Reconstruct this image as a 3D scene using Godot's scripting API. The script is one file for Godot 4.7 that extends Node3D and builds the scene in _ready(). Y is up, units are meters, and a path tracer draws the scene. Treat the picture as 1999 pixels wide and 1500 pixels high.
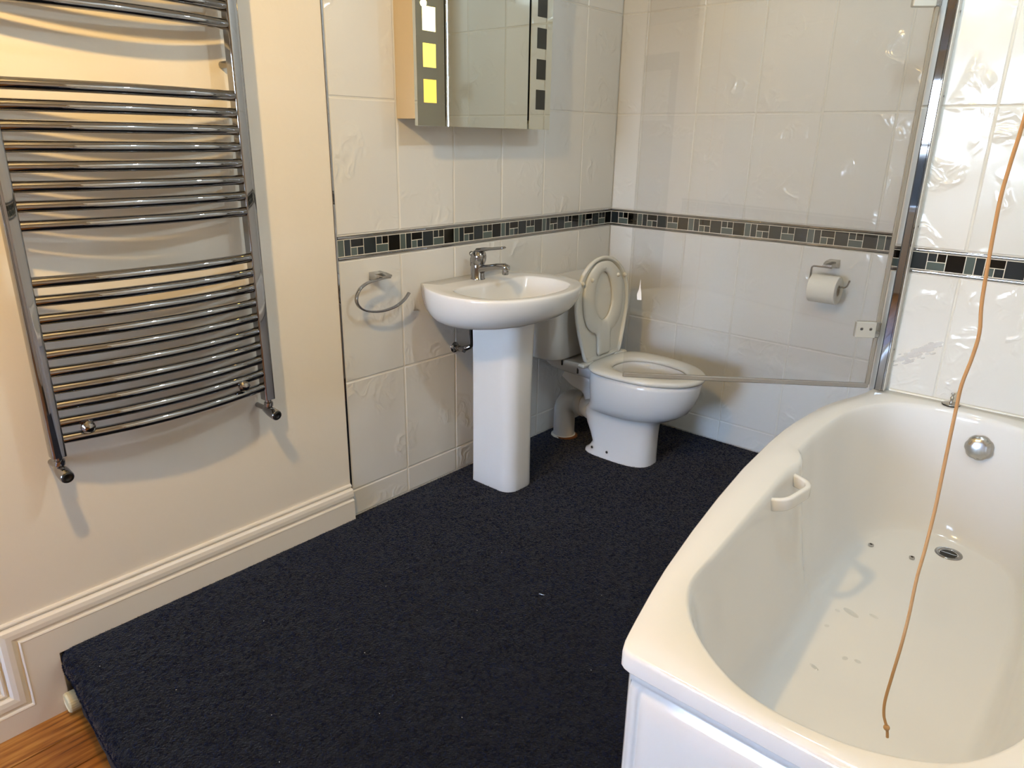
extends Node3D
# Bathroom corner: corner of the two tiled walls at the origin, left wall x = 0, back wall z = 0, carpet y = 0.

const CEIL := 2.12
const LOW := -0.18
const TW := 0.2537
const B0 := 0.8988
const B1 := 0.9761
const ROWS := [0.0, 0.0977, 0.4954, 0.8988, 0.9761, 1.381, 1.7787, 2.12]
const STEPZ := 0.36
const BATHX := 1.30
const RIGHTX := 2.05
const FRONTZ := 6.2

var M := {}
var used := {}
var mesh_cache := {}
var rng := RandomNumberGenerator.new()

# ------------------------------------------------------------------ naming helpers
func numbered(n: String) -> String:
	if not used.has(n):
		used[n] = 0
		return n
	used[n] += 1
	return "%s_%03d" % [n, used[n]]

func thing(called: String, label: String, category: String, at := Vector3.ZERO, group := "") -> Node3D:
	var o := Node3D.new()
	o.name = numbered(called)
	add_child(o)
	o.position = at
	o.set_meta("label", label)
	o.set_meta("category", category)
	if group != "":
		o.set_meta("group", group)
	return o

func single(called: String, mesh: Mesh, mat: Material, label: String, category: String, at := Vector3.ZERO, group := "") -> MeshInstance3D:
	var o := MeshInstance3D.new()
	o.name = numbered(called)
	o.mesh = mesh
	o.material_override = mat
	add_child(o)
	o.position = at
	o.set_meta("label", label)
	o.set_meta("category", category)
	if group != "":
		o.set_meta("group", group)
	return o

func setting(called: String) -> Node3D:
	var o := Node3D.new()
	o.name = numbered(called)
	add_child(o)
	o.set_meta("kind", "structure")
	return o

func part(parent: Node3D, called: String, mesh: Mesh, mat: Material, at := Vector3.ZERO, rot := Vector3.ZERO) -> MeshInstance3D:
	var o := MeshInstance3D.new()
	o.name = called
	o.mesh = mesh
	o.material_override = mat
	parent.add_child(o, true)
	o.position = at
	o.rotation_degrees = rot
	return o

# ------------------------------------------------------------------ mesh helpers
func begin() -> SurfaceTool:
	var st := SurfaceTool.new()
	st.begin(Mesh.PRIMITIVE_TRIANGLES)
	st.set_smooth_group(0)
	return st

func fin(st: SurfaceTool) -> ArrayMesh:
	st.generate_normals()
	return st.commit()

# a b c counter-clockwise seen from outside
func tri(st: SurfaceTool, a: Vector3, b: Vector3, c: Vector3) -> void:
	if (b - a).cross(c - a).length_squared() < 1e-16:
		return
	st.add_vertex(a)
	st.add_vertex(c)
	st.add_vertex(b)

func quad(st: SurfaceTool, a: Vector3, b: Vector3, c: Vector3, d: Vector3) -> void:
	tri(st, a, b, c)
	tri(st, a, c, d)

func loft_to(st: SurfaceTool, rings: Array, hard := [], cap0 := false, cap1 := false, closed := true) -> void:
	var g := 0
	for i in rings.size() - 1:
		if hard.has(i):
			g += 1
		st.set_smooth_group(g)
		var a: PackedVector3Array = rings[i]
		var b: PackedVector3Array = rings[i + 1]
		var n := a.size()
		for j in (n if closed else n - 1):
			var k := (j + 1) % n
			quad(st, a[j], a[k], b[k], b[j])
	if cap0:
		st.set_smooth_group(20)
		cap(st, rings[0], true)
	if cap1:
		st.set_smooth_group(21)
		cap(st, rings[rings.size() - 1], false)

func cap(st: SurfaceTool, r: PackedVector3Array, flip: bool) -> void:
	var c := Vector3.ZERO
	for p in r:
		c += p
	c /= r.size()
	for j in r.size():
		var k := (j + 1) % r.size()
		if flip:
			tri(st, c, r[k], r[j])
		else:
			tri(st, c, r[j], r[k])

func loft(rings: Array, hard := [], cap0 := false, cap1 := false, closed := true) -> ArrayMesh:
	var st := begin()
	loft_to(st, rings, hard, cap0, cap1, closed)
	return fin(st)

# ring of (x, z) outline points at height y
func ring(o: PackedVector2Array, y: float) -> PackedVector3Array:
	var r := PackedVector3Array()
	for p in o:
		r.append(Vector3(p.x, y, p.y))
	return r

func lerp_outline(a: PackedVector2Array, b: PackedVector2Array, t: float) -> PackedVector2Array:
	var r := PackedVector2Array()
	for i in a.size():
		r.append(a[i].lerp(b[i], t))
	return r

func rrect(x0: float, x1: float, z0: float, z1: float, r: float, n := 6) -> PackedVector2Array:
	var o := PackedVector2Array()
	var cs := [Vector2(x1 - r, z0 + r), Vector2(x0 + r, z0 + r), Vector2(x0 + r, z1 - r), Vector2(x1 - r, z1 - r)]
	for c in 4:
		for i in n + 1:
			var t := PI / 2 * (c + float(i) / n)
			o.append(cs[c] + Vector2(cos(t), -sin(t)) * r)
	return o

# rounded rectangle with its own radius at the wall side and at the room side
func rrect2(x0: float, x1: float, z0: float, z1: float, rb: float, rf: float, n := 8) -> PackedVector2Array:
	var o := PackedVector2Array()
	var cs := [Vector2(x1 - rf, z0 + rf), Vector2(x0 + rb, z0 + rb), Vector2(x0 + rb, z1 - rb), Vector2(x1 - rf, z1 - rf)]
	var rr := [rf, rb, rb, rf]
	for c in 4:
		for i in n + 1:
			var t := PI / 2 * (c + float(i) / n)
			o.append(cs[c] + Vector2(cos(t), -sin(t)) * rr[c])
	return o

func egg(x0: float, x1: float, hw: float, zc := 0.0, n := 72, xm_f := 0.5, pf := 2.0, pb := 2.6) -> PackedVector2Array:
	var o := PackedVector2Array()
	var xm := lerpf(x0, x1, xm_f)
	for i in n:
		var t := TAU * i / n
		var c := cos(t)
		var s := sin(t)
		var p := pf if c > 0 else pb
		var a := (x1 - xm) if c > 0 else (xm - x0)
		o.append(Vector2(xm + a * signf(c) * pow(absf(c), 2.0 / p), zc - hw * signf(s) * pow(absf(s), 2.0 / p)))
	return o

func catmull(pts: Array, sub := 6) -> PackedVector2Array:
	var o := PackedVector2Array()
	var n := pts.size()
	for i in n:
		var p0: Vector2 = pts[(i + n - 1) % n]
		var p1: Vector2 = pts[i]
		var p2: Vector2 = pts[(i + 1) % n]
		var p3: Vector2 = pts[(i + 2) % n]
		for k in sub:
			o.append(p1.cubic_interpolate(p2, p0, p3, float(k) / sub))
	return o

# closed outline sampled round a centre, so that outlines with the same n can be lofted
func around(poly: PackedVector2Array, c: Vector2, n: int, aspect := 1.0) -> PackedVector2Array:
	var o := PackedVector2Array()
	for i in n:
		var t := TAU * i / n
		var d := Vector2(cos(t), -sin(t) * aspect).normalized()
		var best := 0.0
		for k in poly.size():
			var a := poly[k] - c
			var e := poly[(k + 1) % poly.size()] - c - a
			var den := d.cross(e)
			if absf(den) < 1e-12:
				continue
			var r := a.cross(e) / den
			var s := a.cross(d) / den
			if r > best and s >= -1e-6 and s <= 1.0 + 1e-6:
				best = r
		o.append(c + d * best)
	return o

# sweep of a closed 2D profile along a path; u = side, v = up direction hint
func sweep_to(st: SurfaceTool, path: Array, prof: PackedVector2Array, up := Vector3.UP, caps := true, scales := []) -> void:
	var rings := []
	var n := path.size()
	for i in n:
		var p: Vector3 = path[i]
		var d: Vector3
		if i == 0:
			d = path[1] - path[0]
		elif i == n - 1:
			d = path[n - 1] - path[n - 2]
		else:
			d = (path[i + 1] - path[i]).normalized() + (path[i] - path[i - 1]).normalized()
		d = d.normalized()
		var side := d.cross(up)
		if side.length() < 1e-4:
			side = d.cross(Vector3(0.3, 0.1, 1))
		side = side.normalized()
		var v := side.cross(d).normalized()
		var sc := 1.0
		if scales.size() > 0:
			sc = scales[i]
		var r := PackedVector3Array()
		for q in prof:
			r.append(p + side * q.x * sc + v * q.y * sc)
		rings.append(r)
	loft_to(st, rings, [], caps, caps)

func circle2(r: float, n := 12, ry := -1.0) -> PackedVector2Array:
	var o := PackedVector2Array()
	if ry < 0:
		ry = r
	for i in n:
		var t := TAU * i / n
		o.append(Vector2(cos(t) * r, sin(t) * ry))
	return o

func rect2(w: float, h: float, r: float, n := 3) -> PackedVector2Array:
	var o := PackedVector2Array()
	for c in 4:
		var cc := Vector2((w / 2 - r) * [1, -1, -1, 1][c], (h / 2 - r) * [1, 1, -1, -1][c])
		for i in n + 1:
			var t := PI / 2 * (c + float(i) / n)
			o.append(cc + Vector2(cos(t), sin(t)) * r)
	return o

func sweep(path: Array, prof: PackedVector2Array, up := Vector3.UP, scales := []) -> ArrayMesh:
	var st := begin()
	sweep_to(st, path, prof, up, true, scales)
	return fin(st)

func bend(pts: Array, r: float, n := 6) -> Array:
	# polyline with rounded corners
	var o := [pts[0]]
	for i in range(1, pts.size() - 1):
		var a: Vector3 = pts[i - 1]
		var b: Vector3 = pts[i]
		var c: Vector3 = pts[i + 1]
		var p := b + (a - b).normalized() * r
		var q := b + (c - b).normalized() * r
		for k in n + 1:
			var t := float(k) / n
			o.append(p.lerp(b, t).lerp(b.lerp(q, t), t))
	o.append(pts[pts.size() - 1])
	return o

# profile of Vector2(radius, height) round the y axis
func lathe(prof: Array, n := 24, hard := []) -> ArrayMesh:
	var rings := []
	for p in prof:
		var r := PackedVector3Array()
		for i in n:
			var t := TAU * i / n
			r.append(Vector3(cos(t) * p.x, p.y, -sin(t) * p.x))
		rings.append(r)
	return loft(rings, hard, prof[0].x > 0.0005, prof[prof.size() - 1].x > 0.0005)

func cyl(r: float, h: float, b := 0.001, n := 20) -> ArrayMesh:
	return lathe([Vector2(r - b, 0), Vector2(r, b), Vector2(r, h - b), Vector2(r - b, h)], n, [1, 2])

func ball(r: float, n := 14) -> ArrayMesh:
	var p := []
	for i in n + 1:
		var t := PI * i / n
		p.append(Vector2(maxf(sin(t) * r, 0.00001), -cos(t) * r))
	return lathe(p, n * 2)

# slab with its front at +z = 0 and its back at z = -t, centred in x and y, edges chamfered
func slab(w: float, h: float, t: float, b := 0.0015) -> ArrayMesh:
	var key := "s%.4f_%.4f_%.4f_%.4f" % [w, h, t, b]
	if mesh_cache.has(key):
		return mesh_cache[key]
	var st := begin()
	var o := [Vector2(-w / 2, -h / 2), Vector2(w / 2, -h / 2), Vector2(w / 2, h / 2), Vector2(-w / 2, h / 2)]
	var q := [Vector2(-w / 2 + b, -h / 2 + b), Vector2(w / 2 - b, -h / 2 + b), Vector2(w / 2 - b, h / 2 - b), Vector2(-w / 2 + b, h / 2 - b)]
	var bz := -b * 0.7
	st.set_smooth_group(-1)
	for j in 4:
		var k := (j + 1) % 4
		quad(st, Vector3(o[j].x, o[j].y, -t), Vector3(o[k].x, o[k].y, -t), Vector3(o[k].x, o[k].y, bz), Vector3(o[j].x, o[j].y, bz))
		quad(st, Vector3(o[j].x, o[j].y, bz), Vector3(o[k].x, o[k].y, bz), Vector3(q[k].x, q[k].y, 0), Vector3(q[j].x, q[j].y, 0))
	quad(st, Vector3(q[0].x, q[0].y, 0), Vector3(q[1].x, q[1].y, 0), Vector3(q[2].x, q[2].y, 0), Vector3(q[3].x, q[3].y, 0))
	quad(st, Vector3(o[3].x, o[3].y, -t), Vector3(o[2].x, o[2].y, -t), Vector3(o[1].x, o[1].y, -t), Vector3(o[0].x, o[0].y, -t))
	var m := fin(st)
	mesh_cache[key] = m
	return m

# box from corner to corner with chamfered edges
func bbox(size: Vector3, b := 0.002) -> ArrayMesh:
	var key := "b%s_%.4f" % [size, b]
	if mesh_cache.has(key):
		return mesh_cache[key]
	var h := size / 2
	var rings := []
	var spec := [[-h.y, b], [-h.y + b, 0.0], [h.y - b, 0.0], [h.y, b]]
	for s in spec:
		var i: float = s[1]
		var r := PackedVector3Array()
		var e: float = b
		var hx: float = h.x - i
		var hz: float = h.z - i
		for v in [Vector2(hx, hz - e), Vector2(hx, -hz + e), Vector2(hx - e, -hz), Vector2(-hx + e, -hz), Vector2(-hx, -hz + e), Vector2(-hx, hz - e), Vector2(-hx + e, hz), Vector2(hx - e, hz)]:
			r.append(Vector3(v.x, s[0], v.y))
		rings.append(r)
	var st := begin()
	st.set_smooth_group(-1)
	for i in 3:
		for j in 8:
			var k := (j + 1) % 8
			quad(st, rings[i][j], rings[i][k], rings[i + 1][k], rings[i + 1][j])
	cap(st, rings[0], true)
	cap(st, rings[3], false)
	var m := fin(st)
	mesh_cache[key] = m
	return m

func box_part(parent: Node3D, called: String, lo: Vector3, hi: Vector3, mat: Material, b := 0.0) -> MeshInstance3D:
	var m: Mesh
	if b > 0:
		m = bbox(hi - lo, b)
	else:
		var bm := BoxMesh.new()
		bm.size = hi - lo
		m = bm
	return part(parent, called, m, mat, (lo + hi) / 2)

# ------------------------------------------------------------------ materials
func mat(c: Color, rough := 0.5, metal := 0.0) -> StandardMaterial3D:
	var m := StandardMaterial3D.new()
	m.albedo_color = c
	m.roughness = rough
	m.metallic = metal
	return m

func noise_tex(freq: float, ramp: Array, size := 512, kind := FastNoiseLite.TYPE_SIMPLEX_SMOOTH, oct := 4, sd := 1) -> NoiseTexture2D:
	var n := FastNoiseLite.new()
	n.seed = sd
	n.noise_type = kind
	n.frequency = freq
	n.fractal_octaves = oct
	var t := NoiseTexture2D.new()
	t.width = size
	t.height = size
	t.seamless = true
	t.noise = n
	var g := Gradient.new()
	g.offsets = PackedFloat32Array()
	g.colors = PackedColorArray()
	var off := PackedFloat32Array()
	var col := PackedColorArray()
	for r in ramp:
		off.append(r[0])
		col.append(r[1])
	g.offsets = off
	g.colors = col
	t.color_ramp = g
	return t

func bump_tex(freq: float, strength: float, size := 512, oct := 4, sd := 1) -> NoiseTexture2D:
	var n := FastNoiseLite.new()
	n.seed = sd
	n.frequency = freq
	n.fractal_octaves = oct
	var t := NoiseTexture2D.new()
	t.width = size
	t.height = size
	t.seamless = true
	t.noise = n
	t.as_normal_map = true
	t.bump_strength = strength
	return t

# riven relief pressed into the wall tiles: sparse patches of curling ridges
func tile_relief(size: int, amp: float) -> ImageTexture:
	var warp := FastNoiseLite.new()
	warp.seed = 11
	warp.frequency = 0.012
	warp.fractal_octaves = 3
	var rid := FastNoiseLite.new()
	rid.seed = 5
	rid.frequency = 0.012
	rid.fractal_type = FastNoiseLite.FRACTAL_RIDGED
	rid.fractal_octaves = 3
	var msk := FastNoiseLite.new()
	msk.seed = 23
	msk.frequency = 0.010
	msk.fractal_octaves = 2
	var hgt := PackedFloat32Array()
	hgt.resize(size * size)
	for y in size:
		for x in size:
			var wx := x + warp.get_noise_2d(x, y) * 40.0
			var wy := y * 0.75 + warp.get_noise_2d(x + 700, y) * 40.0
			var m := smoothstep(0.12, 0.42, msk.get_noise_2d(x, y))
			var r := rid.get_noise_2d(wx, wy)
			hgt[y * size + x] = m * maxf(r, -0.1) * amp + warp.get_noise_2d(x * 0.6, y * 0.6) * amp * 0.35
	var im := Image.create(size, size, false, Image.FORMAT_RGB8)
	for y in size:
		for x in size:
			var x1 := mini(x + 1, size - 1)
			var y1 := mini(y + 1, size - 1)
			var dx := hgt[y * size + x1] - hgt[y * size + x]
			var dy := hgt[y1 * size + x] - hgt[y * size + x]
			var n := Vector3(-dx, dy, 1).normalized()
			im.set_pixel(x, y, Color(n.x * 0.5 + 0.5, n.y * 0.5 + 0.5, n.z * 0.5 + 0.5))
	return ImageTexture.create_from_image(im)

# white noise blurred round its own edges, so that it repeats without a seam
func blur_wrap(a: PackedFloat32Array, n: int, r: int) -> PackedFloat32Array:
	var o := a.duplicate()
	for pass_i in 2:
		var q := o.duplicate()
		for y in n:
			for x in n:
				var s := 0.0
				for k in range(-r, r + 1):
					if pass_i == 0:
						s += q[y * n + posmod(x + k, n)]
					else:
						s += q[posmod(y + k, n) * n + x]
				o[y * n + x] = s / (2 * r + 1)
	return o

func pile_texture(n: int) -> Array:
	var w := PackedFloat32Array()
	w.resize(n * n)
	for i in n * n:
		w[i] = rng.randf() - 0.5
	var f1 := blur_wrap(w, n, 1)
	var f2 := blur_wrap(w, n, 3)
	var im := Image.create(n, n, false, Image.FORMAT_RGB8)
	var nm := Image.create(n, n, false, Image.FORMAT_RGB8)
	var h := PackedFloat32Array()
	h.resize(n * n)
	for i in n * n:
		h[i] = f1[i] * 1.4 + f2[i] * 2.5
	for y in n:
		for x in n:
			var v := clampf(0.5 + h[y * n + x] * 1.1, 0.0, 1.0)
			var col := Color(0.02, 0.024, 0.045).lerp(Color(0.075, 0.088, 0.145), v)
			if rng.randf() < 0.0002:
				col = Color(0.40, 0.43, 0.50)
			im.set_pixel(x, y, col)
			var dx := h[y * n + (x + 1) % n] - h[y * n + x]
			var dy := h[((y + 1) % n) * n + x] - h[y * n + x]
			var nn := Vector3(-dx * 2.2, dy * 2.2, 1).normalized()
			nm.set_pixel(x, y, Color(nn.x * 0.5 + 0.5, nn.y * 0.5 + 0.5, nn.z * 0.5 + 0.5))
	return [ImageTexture.create_from_image(im), ImageTexture.create_from_image(nm)]

func make_materials() -> void:
	var relief := tile_relief(1024, 2.6)
	for i in 3:
		var t := mat([Color(0.85, 0.846, 0.832), Color(0.842, 0.84, 0.826), Color(0.857, 0.853, 0.838)][i], 0.15)
		t.normal_enabled = true
		t.normal_texture = relief
		t.normal_scale = 0.5
		t.uv1_triplanar = true
		t.uv1_world_triplanar = true
		t.uv1_scale = Vector3(0.45, 0.45, 0.45)
		t.uv1_offset = Vector3(0.13 * i, 0.21 * i, 0.07 * i)
		M["tile%d" % i] = t
	M.grout = mat(Color(0.84, 0.83, 0.80), 0.8)
	M.band_grout = mat(Color(0.87, 0.85, 0.80), 0.8)
	var plaster := mat(Color(0.885, 0.855, 0.80), 0.62)
	plaster.normal_enabled = true
	plaster.normal_texture = bump_tex(0.02, 1.2, 512, 5, 3)
	plaster.normal_scale = 0.35
	plaster.uv1_triplanar = true
	plaster.uv1_world_triplanar = true
	plaster.uv1_scale = Vector3(2.2, 2.2, 2.2)
	M.plaster = plaster
	M.ceiling = mat(Color(0.9, 0.89, 0.86), 0.8)
	M.gloss_paint = mat(Color(0.885, 0.86, 0.81), 0.28)
	M.chrome = mat(Color(0.62, 0.62, 0.63), 0.025, 1.0)
	M.satin = mat(Color(0.74, 0.74, 0.74), 0.22, 1.0)
	M.hinge = mat(Color(0.78, 0.78, 0.76), 0.3, 0.5)
	M.white_metal = mat(Color(0.84, 0.84, 0.83), 0.3)
	M.matt_white = mat(Color(0.9, 0.9, 0.9), 0.8)
	var chalk := mat(Color(0.92, 0.92, 0.93, 0.4), 0.8)
	chalk.transparency = BaseMaterial3D.TRANSPARENCY_ALPHA
	M.chalk = chalk
	M.frosted = mat(Color(0.72, 0.76, 0.76), 0.5)
	M.dark = mat(Color(0.03, 0.03, 0.03), 0.5)
	M.rubber = mat(Color(0.02, 0.02, 0.02), 0.45)
	M.ceramic = mat(Color(0.87, 0.872, 0.872), 0.07)
	M.acrylic = mat(Color(0.88, 0.883, 0.885), 0.1)
	M.plastic = mat(Color(0.84, 0.83, 0.79), 0.22)
	M.pipe = mat(Color(0.80, 0.79, 0.78), 0.35)
	M.mosaic_light = mat(Color(0.31, 0.355, 0.345), 0.1)
	M.mosaic_mid = mat(Color(0.13, 0.155, 0.17), 0.1)
	M.mosaic_dark = mat(Color(0.11, 0.13, 0.14), 0.07)
	M.mosaic_black = mat(Color(0.012, 0.012, 0.013), 0.07)
	M.mirror = mat(Color(0.86, 0.88, 0.86), 0.015, 1.0)
	M.cabinet = mat(Color(0.77, 0.70, 0.57), 0.4)
	M.dark_glass = mat(Color(0.13, 0.14, 0.12), 0.3)
	M.paper = mat(Color(0.88, 0.865, 0.82), 0.9)
	M.paper_core = mat(Color(0.55, 0.47, 0.37), 0.9)
	M.cord = mat(Color(0.72, 0.57, 0.41), 0.85)
	M.rust = mat(Color(0.42, 0.24, 0.10), 0.8)
	M.old_white = mat(Color(0.83, 0.77, 0.60), 0.45)
	var g := mat(Color(0.40, 0.38, 0.32, 0.07), 0.0)
	g.transparency = BaseMaterial3D.TRANSPARENCY_ALPHA
	M.glass = g
	var s := mat(Color(0.60, 0.57, 0.52, 0.55), 0.25)
	s.transparency = BaseMaterial3D.TRANSPARENCY_ALPHA
	M.seal = s
	var w := mat(Color(0.9, 0.93, 0.95, 0.06), 0.0)
	w.transparency = BaseMaterial3D.TRANSPARENCY_ALPHA
	M.pane = w
	var wa := mat(Color(0.8, 0.83, 0.84, 0.10), 0.0)
	wa.transparency = BaseMaterial3D.TRANSPARENCY_ALPHA
	M.water = wa
	# carpet: short dense pile, navy flecked with grey blue
	var c := mat(Color(1, 1, 1), 1.0)
	var ct := pile_texture(512)
	c.albedo_texture = ct[0]
	c.normal_enabled = true
	c.normal_texture = ct[1]
	c.normal_scale = 1.0
	c.metallic_specular = 0.15
	c.uv1_triplanar = true
	c.uv1_world_triplanar = true
	c.uv1_scale = Vector3(2.6, 2.6, 2.6)
	c.rim_enabled = true
	c.rim = 0.35
	c.rim_tint = 0.6
	M.carpet = c
	for i in 3:
		var wd := mat([Color(1, 1, 1), Color(0.9, 0.86, 0.82), Color(1.0, 0.95, 0.86)][i], 0.38)
		wd.albedo_texture = noise_tex(0.012, [[0.0, Color(0.30, 0.16, 0.06)], [0.3, Color(0.55, 0.34, 0.13)], [0.55, Color(0.64, 0.42, 0.18)], [1.0, Color(0.74, 0.54, 0.28)]], 512, FastNoiseLite.TYPE_SIMPLEX_SMOOTH, 5, 31 + i)
		wd.uv1_triplanar = true
		wd.uv1_world_triplanar = true
		wd.uv1_scale = Vector3(9.0, 9.0, 0.8)
		wd.uv1_offset = Vector3(0.3 * i, 0.2, 0.37 * i)
		M["wood%d" % i] = wd

func glow(c: Color, e: float) -> StandardMaterial3D:
	var m := mat(c, 0.5)
	m.emission_enabled = true
	m.emission = c
	m.emission_energy_multiplier = e
	return m

# ------------------------------------------------------------------ camera and light
func make_view() -> void:
	var cam := Camera3D.new()
	cam.name = "camera"
	cam.position = Vector3(1.89194, 1.27287, 2.85959)
	cam.rotation_order = EULER_ORDER_YXZ
	cam.rotation = Vector3(-0.329565, 0.714674, 0.017305)
	cam.fov = 56.3128
	cam.near = 0.02
	add_child(cam)
	cam.current = true
	var sky_m := ProceduralSkyMaterial.new()
	sky_m.sky_top_color = Color(0.58, 0.72, 0.92)
	sky_m.sky_horizon_color = Color(0.84, 0.91, 0.98)
	sky_m.ground_bottom_color = Color(0.25, 0.27, 0.24)
	sky_m.ground_horizon_color = Color(0.55, 0.58, 0.56)
	sky_m.sky_energy_multiplier = 8.0
	var sky := Sky.new()
	sky.sky_material = sky_m
	var e := Environment.new()
	e.background_mode = Environment.BG_SKY
	e.sky = sky
	e.tonemap_mode = Environment.TONE_MAPPER_LINEAR
	e.tonemap_exposure = 0.47
	e.sdfgi_enabled = true
	e.ssao_enabled = true
	e.ssil_enabled = true
	var we := WorldEnvironment.new()
	we.name = "environment"
	we.environment = e
	add_child(we)

func ceiling_light(at: Vector3, col: Color, energy: float, label: String) -> void:
	var t := thing("ceiling_light", label, "lamp", at, "round lights set in the ceiling")
	part(t, "bezel", lathe([Vector2(0.034, -0.004), Vector2(0.046, -0.006), Vector2(0.05, 0.0)], 32), M.white_metal)
	part(t, "lens", lathe([Vector2(0.033, -0.003), Vector2(0.0005, -0.003)], 32), glow(col, 6.0))
	var l := OmniLight3D.new()
	l.name = "lamp_light"
	l.position = Vector3(0, -0.025, 0)
	l.light_color = col
	l.light_energy = energy
	l.light_size = 0.03
	l.omni_range = 8.0
	l.omni_attenuation = 2.0
	l.shadow_enabled = true
	t.add_child(l)

func _ready() -> void:
	rng.seed = 4
	make_view()
	make_materials()
	ceiling_light(Vector3(0.93, CEIL - 0.001, 2.68), Color(1.0, 0.83, 0.53), 4.1, "warm round ceiling light above the towel radiator side")
	ceiling_light(Vector3(1.35, CEIL - 0.001, 0.70), Color(0.86, 0.95, 1.0), 0.45, "small white ceiling light nearest the shower screen post")
	ceiling_light(Vector3(1.58, CEIL - 0.001, 1.52), Color(0.86, 0.95, 1.0), 1.2, "white ceiling light over the middle of the bath")
	room()
	carpet_and_floor()
	bath()
	shower_screen()
	basin()
	toilet()
	radiator()
	cabinet()
	small_things()

# ------------------------------------------------------------------ room
func mosaic_unit(u: float, put: Callable) -> void:
	# one 250 mm strip of glass mosaic, u is its start along the wall
	var c := TW / 5.0
	var g := 0.0011
	var lo := B0 + 0.0125
	var hi := B1 - 0.0125
	var md := (lo + hi) / 2
	var spec := [
		[0.0, 0.5, lo, hi, "light"], [0.5, 1.0, lo, hi, "mid"],
		[1.0, 2.0, md, hi, "black"], [1.0, 1.5, lo, md, "light"], [1.5, 2.0, lo, md, "mid"],
		[2.0, 3.0, lo, hi, "mid"],
		[3.0, 3.5, md, hi, "mid"], [3.5, 4.0, md, hi, "black"], [3.0, 4.0, lo, md, "light"],
		[4.0, 5.0, lo, hi, "black"]]
	for s in spec:
		put.call(u + s[0] * c + g, u + s[1] * c - g, s[2] + g, s[3] - g, s[4])

# frame: origin on the wall face, dir = direction of growing u, out = direction into the room
func tiled_wall(w: Node3D, origin: Vector3, dir: Vector3, rot_y: float, cols: Array, rows: Array, mosaic_start: float, ulen: float) -> void:
	var g := 0.0018
	for i in cols.size() - 1:
		for r in rows.size() - 1:
			if absf(rows[r] - B0) < 0.001:
				continue
			var w0: float = cols[i] + g
			var w1: float = cols[i + 1] - g
			var h0: float = rows[r] + g
			var h1: float = rows[r + 1] - g
			if w1 - w0 < 0.01 or h1 - h0 < 0.01:
				continue
			var tilt := Vector3(rng.randf_range(-0.12, 0.12), rot_y + rng.randf_range(-0.12, 0.12), 0)
			part(w, "tile", slab(snappedf(w1 - w0, 0.0002), snappedf(h1 - h0, 0.0002), 0.008, 0.0035), M["tile%d" % rng.randi_range(0, 2)],
				origin + dir * ((w0 + w1) / 2) + Vector3(0, (h0 + h1) / 2, 0), tilt)
	var put := func(u0: float, u1: float, y0: float, y1: float, kind: String) -> void:
		u0 = maxf(u0, 0.002)
		u1 = minf(u1, ulen - 0.002)
		if u1 - u0 < 0.003:
			return
		part(w, "mosaic_piece", slab(snappedf(u1 - u0, 0.0002), snappedf(y1 - y0, 0.0002), 0.006, 0.0006), M["mosaic_" + kind],
			origin + dir * ((u0 + u1) / 2) + Vector3(0, (y0 + y1) / 2, 0), Vector3(0, rot_y, 0))
	var u := mosaic_start
	while u < ulen:
		mosaic_unit(u, put)
		u += TW
	var bed := bbox(Vector3(ulen - 0.002, 0.057, 0.004), 0.0004)
	part(w, "mosaic_bed", bed, M.band_grout, origin + dir * (ulen / 2) + Vector3(0, (B0 + B1) / 2, 0) - Basis(Vector3.UP, deg_to_rad(rot_y)) * Vector3(0, 0, 0.0026), Vector3(0, rot_y, 0))
	var out := Basis(Vector3.UP, deg_to_rad(rot_y)) * Vector3(0, 0, 1)
	for y in [B0 + 0.006, B1 - 0.006]:
		var path := [origin + dir * 0.001 + Vector3(0, y, 0) - out * 0.001, origin + dir * (ulen - 0.001) + Vector3(0, y, 0) - out * 0.001]
		part(w, "metal_strip", sweep(path, circle2(0.0035, 10, 0.0055) , Vector3.UP), M.chrome)

func cols_from(first: float, to: float) -> Array:
	var c := [0.0]
	if first > 0.02:
		c.append(first)
	while c[c.size() - 1] + TW < to - 0.01:
		c.append(c[c.size() - 1] + TW)
	c.append(to)
	return c

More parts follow.
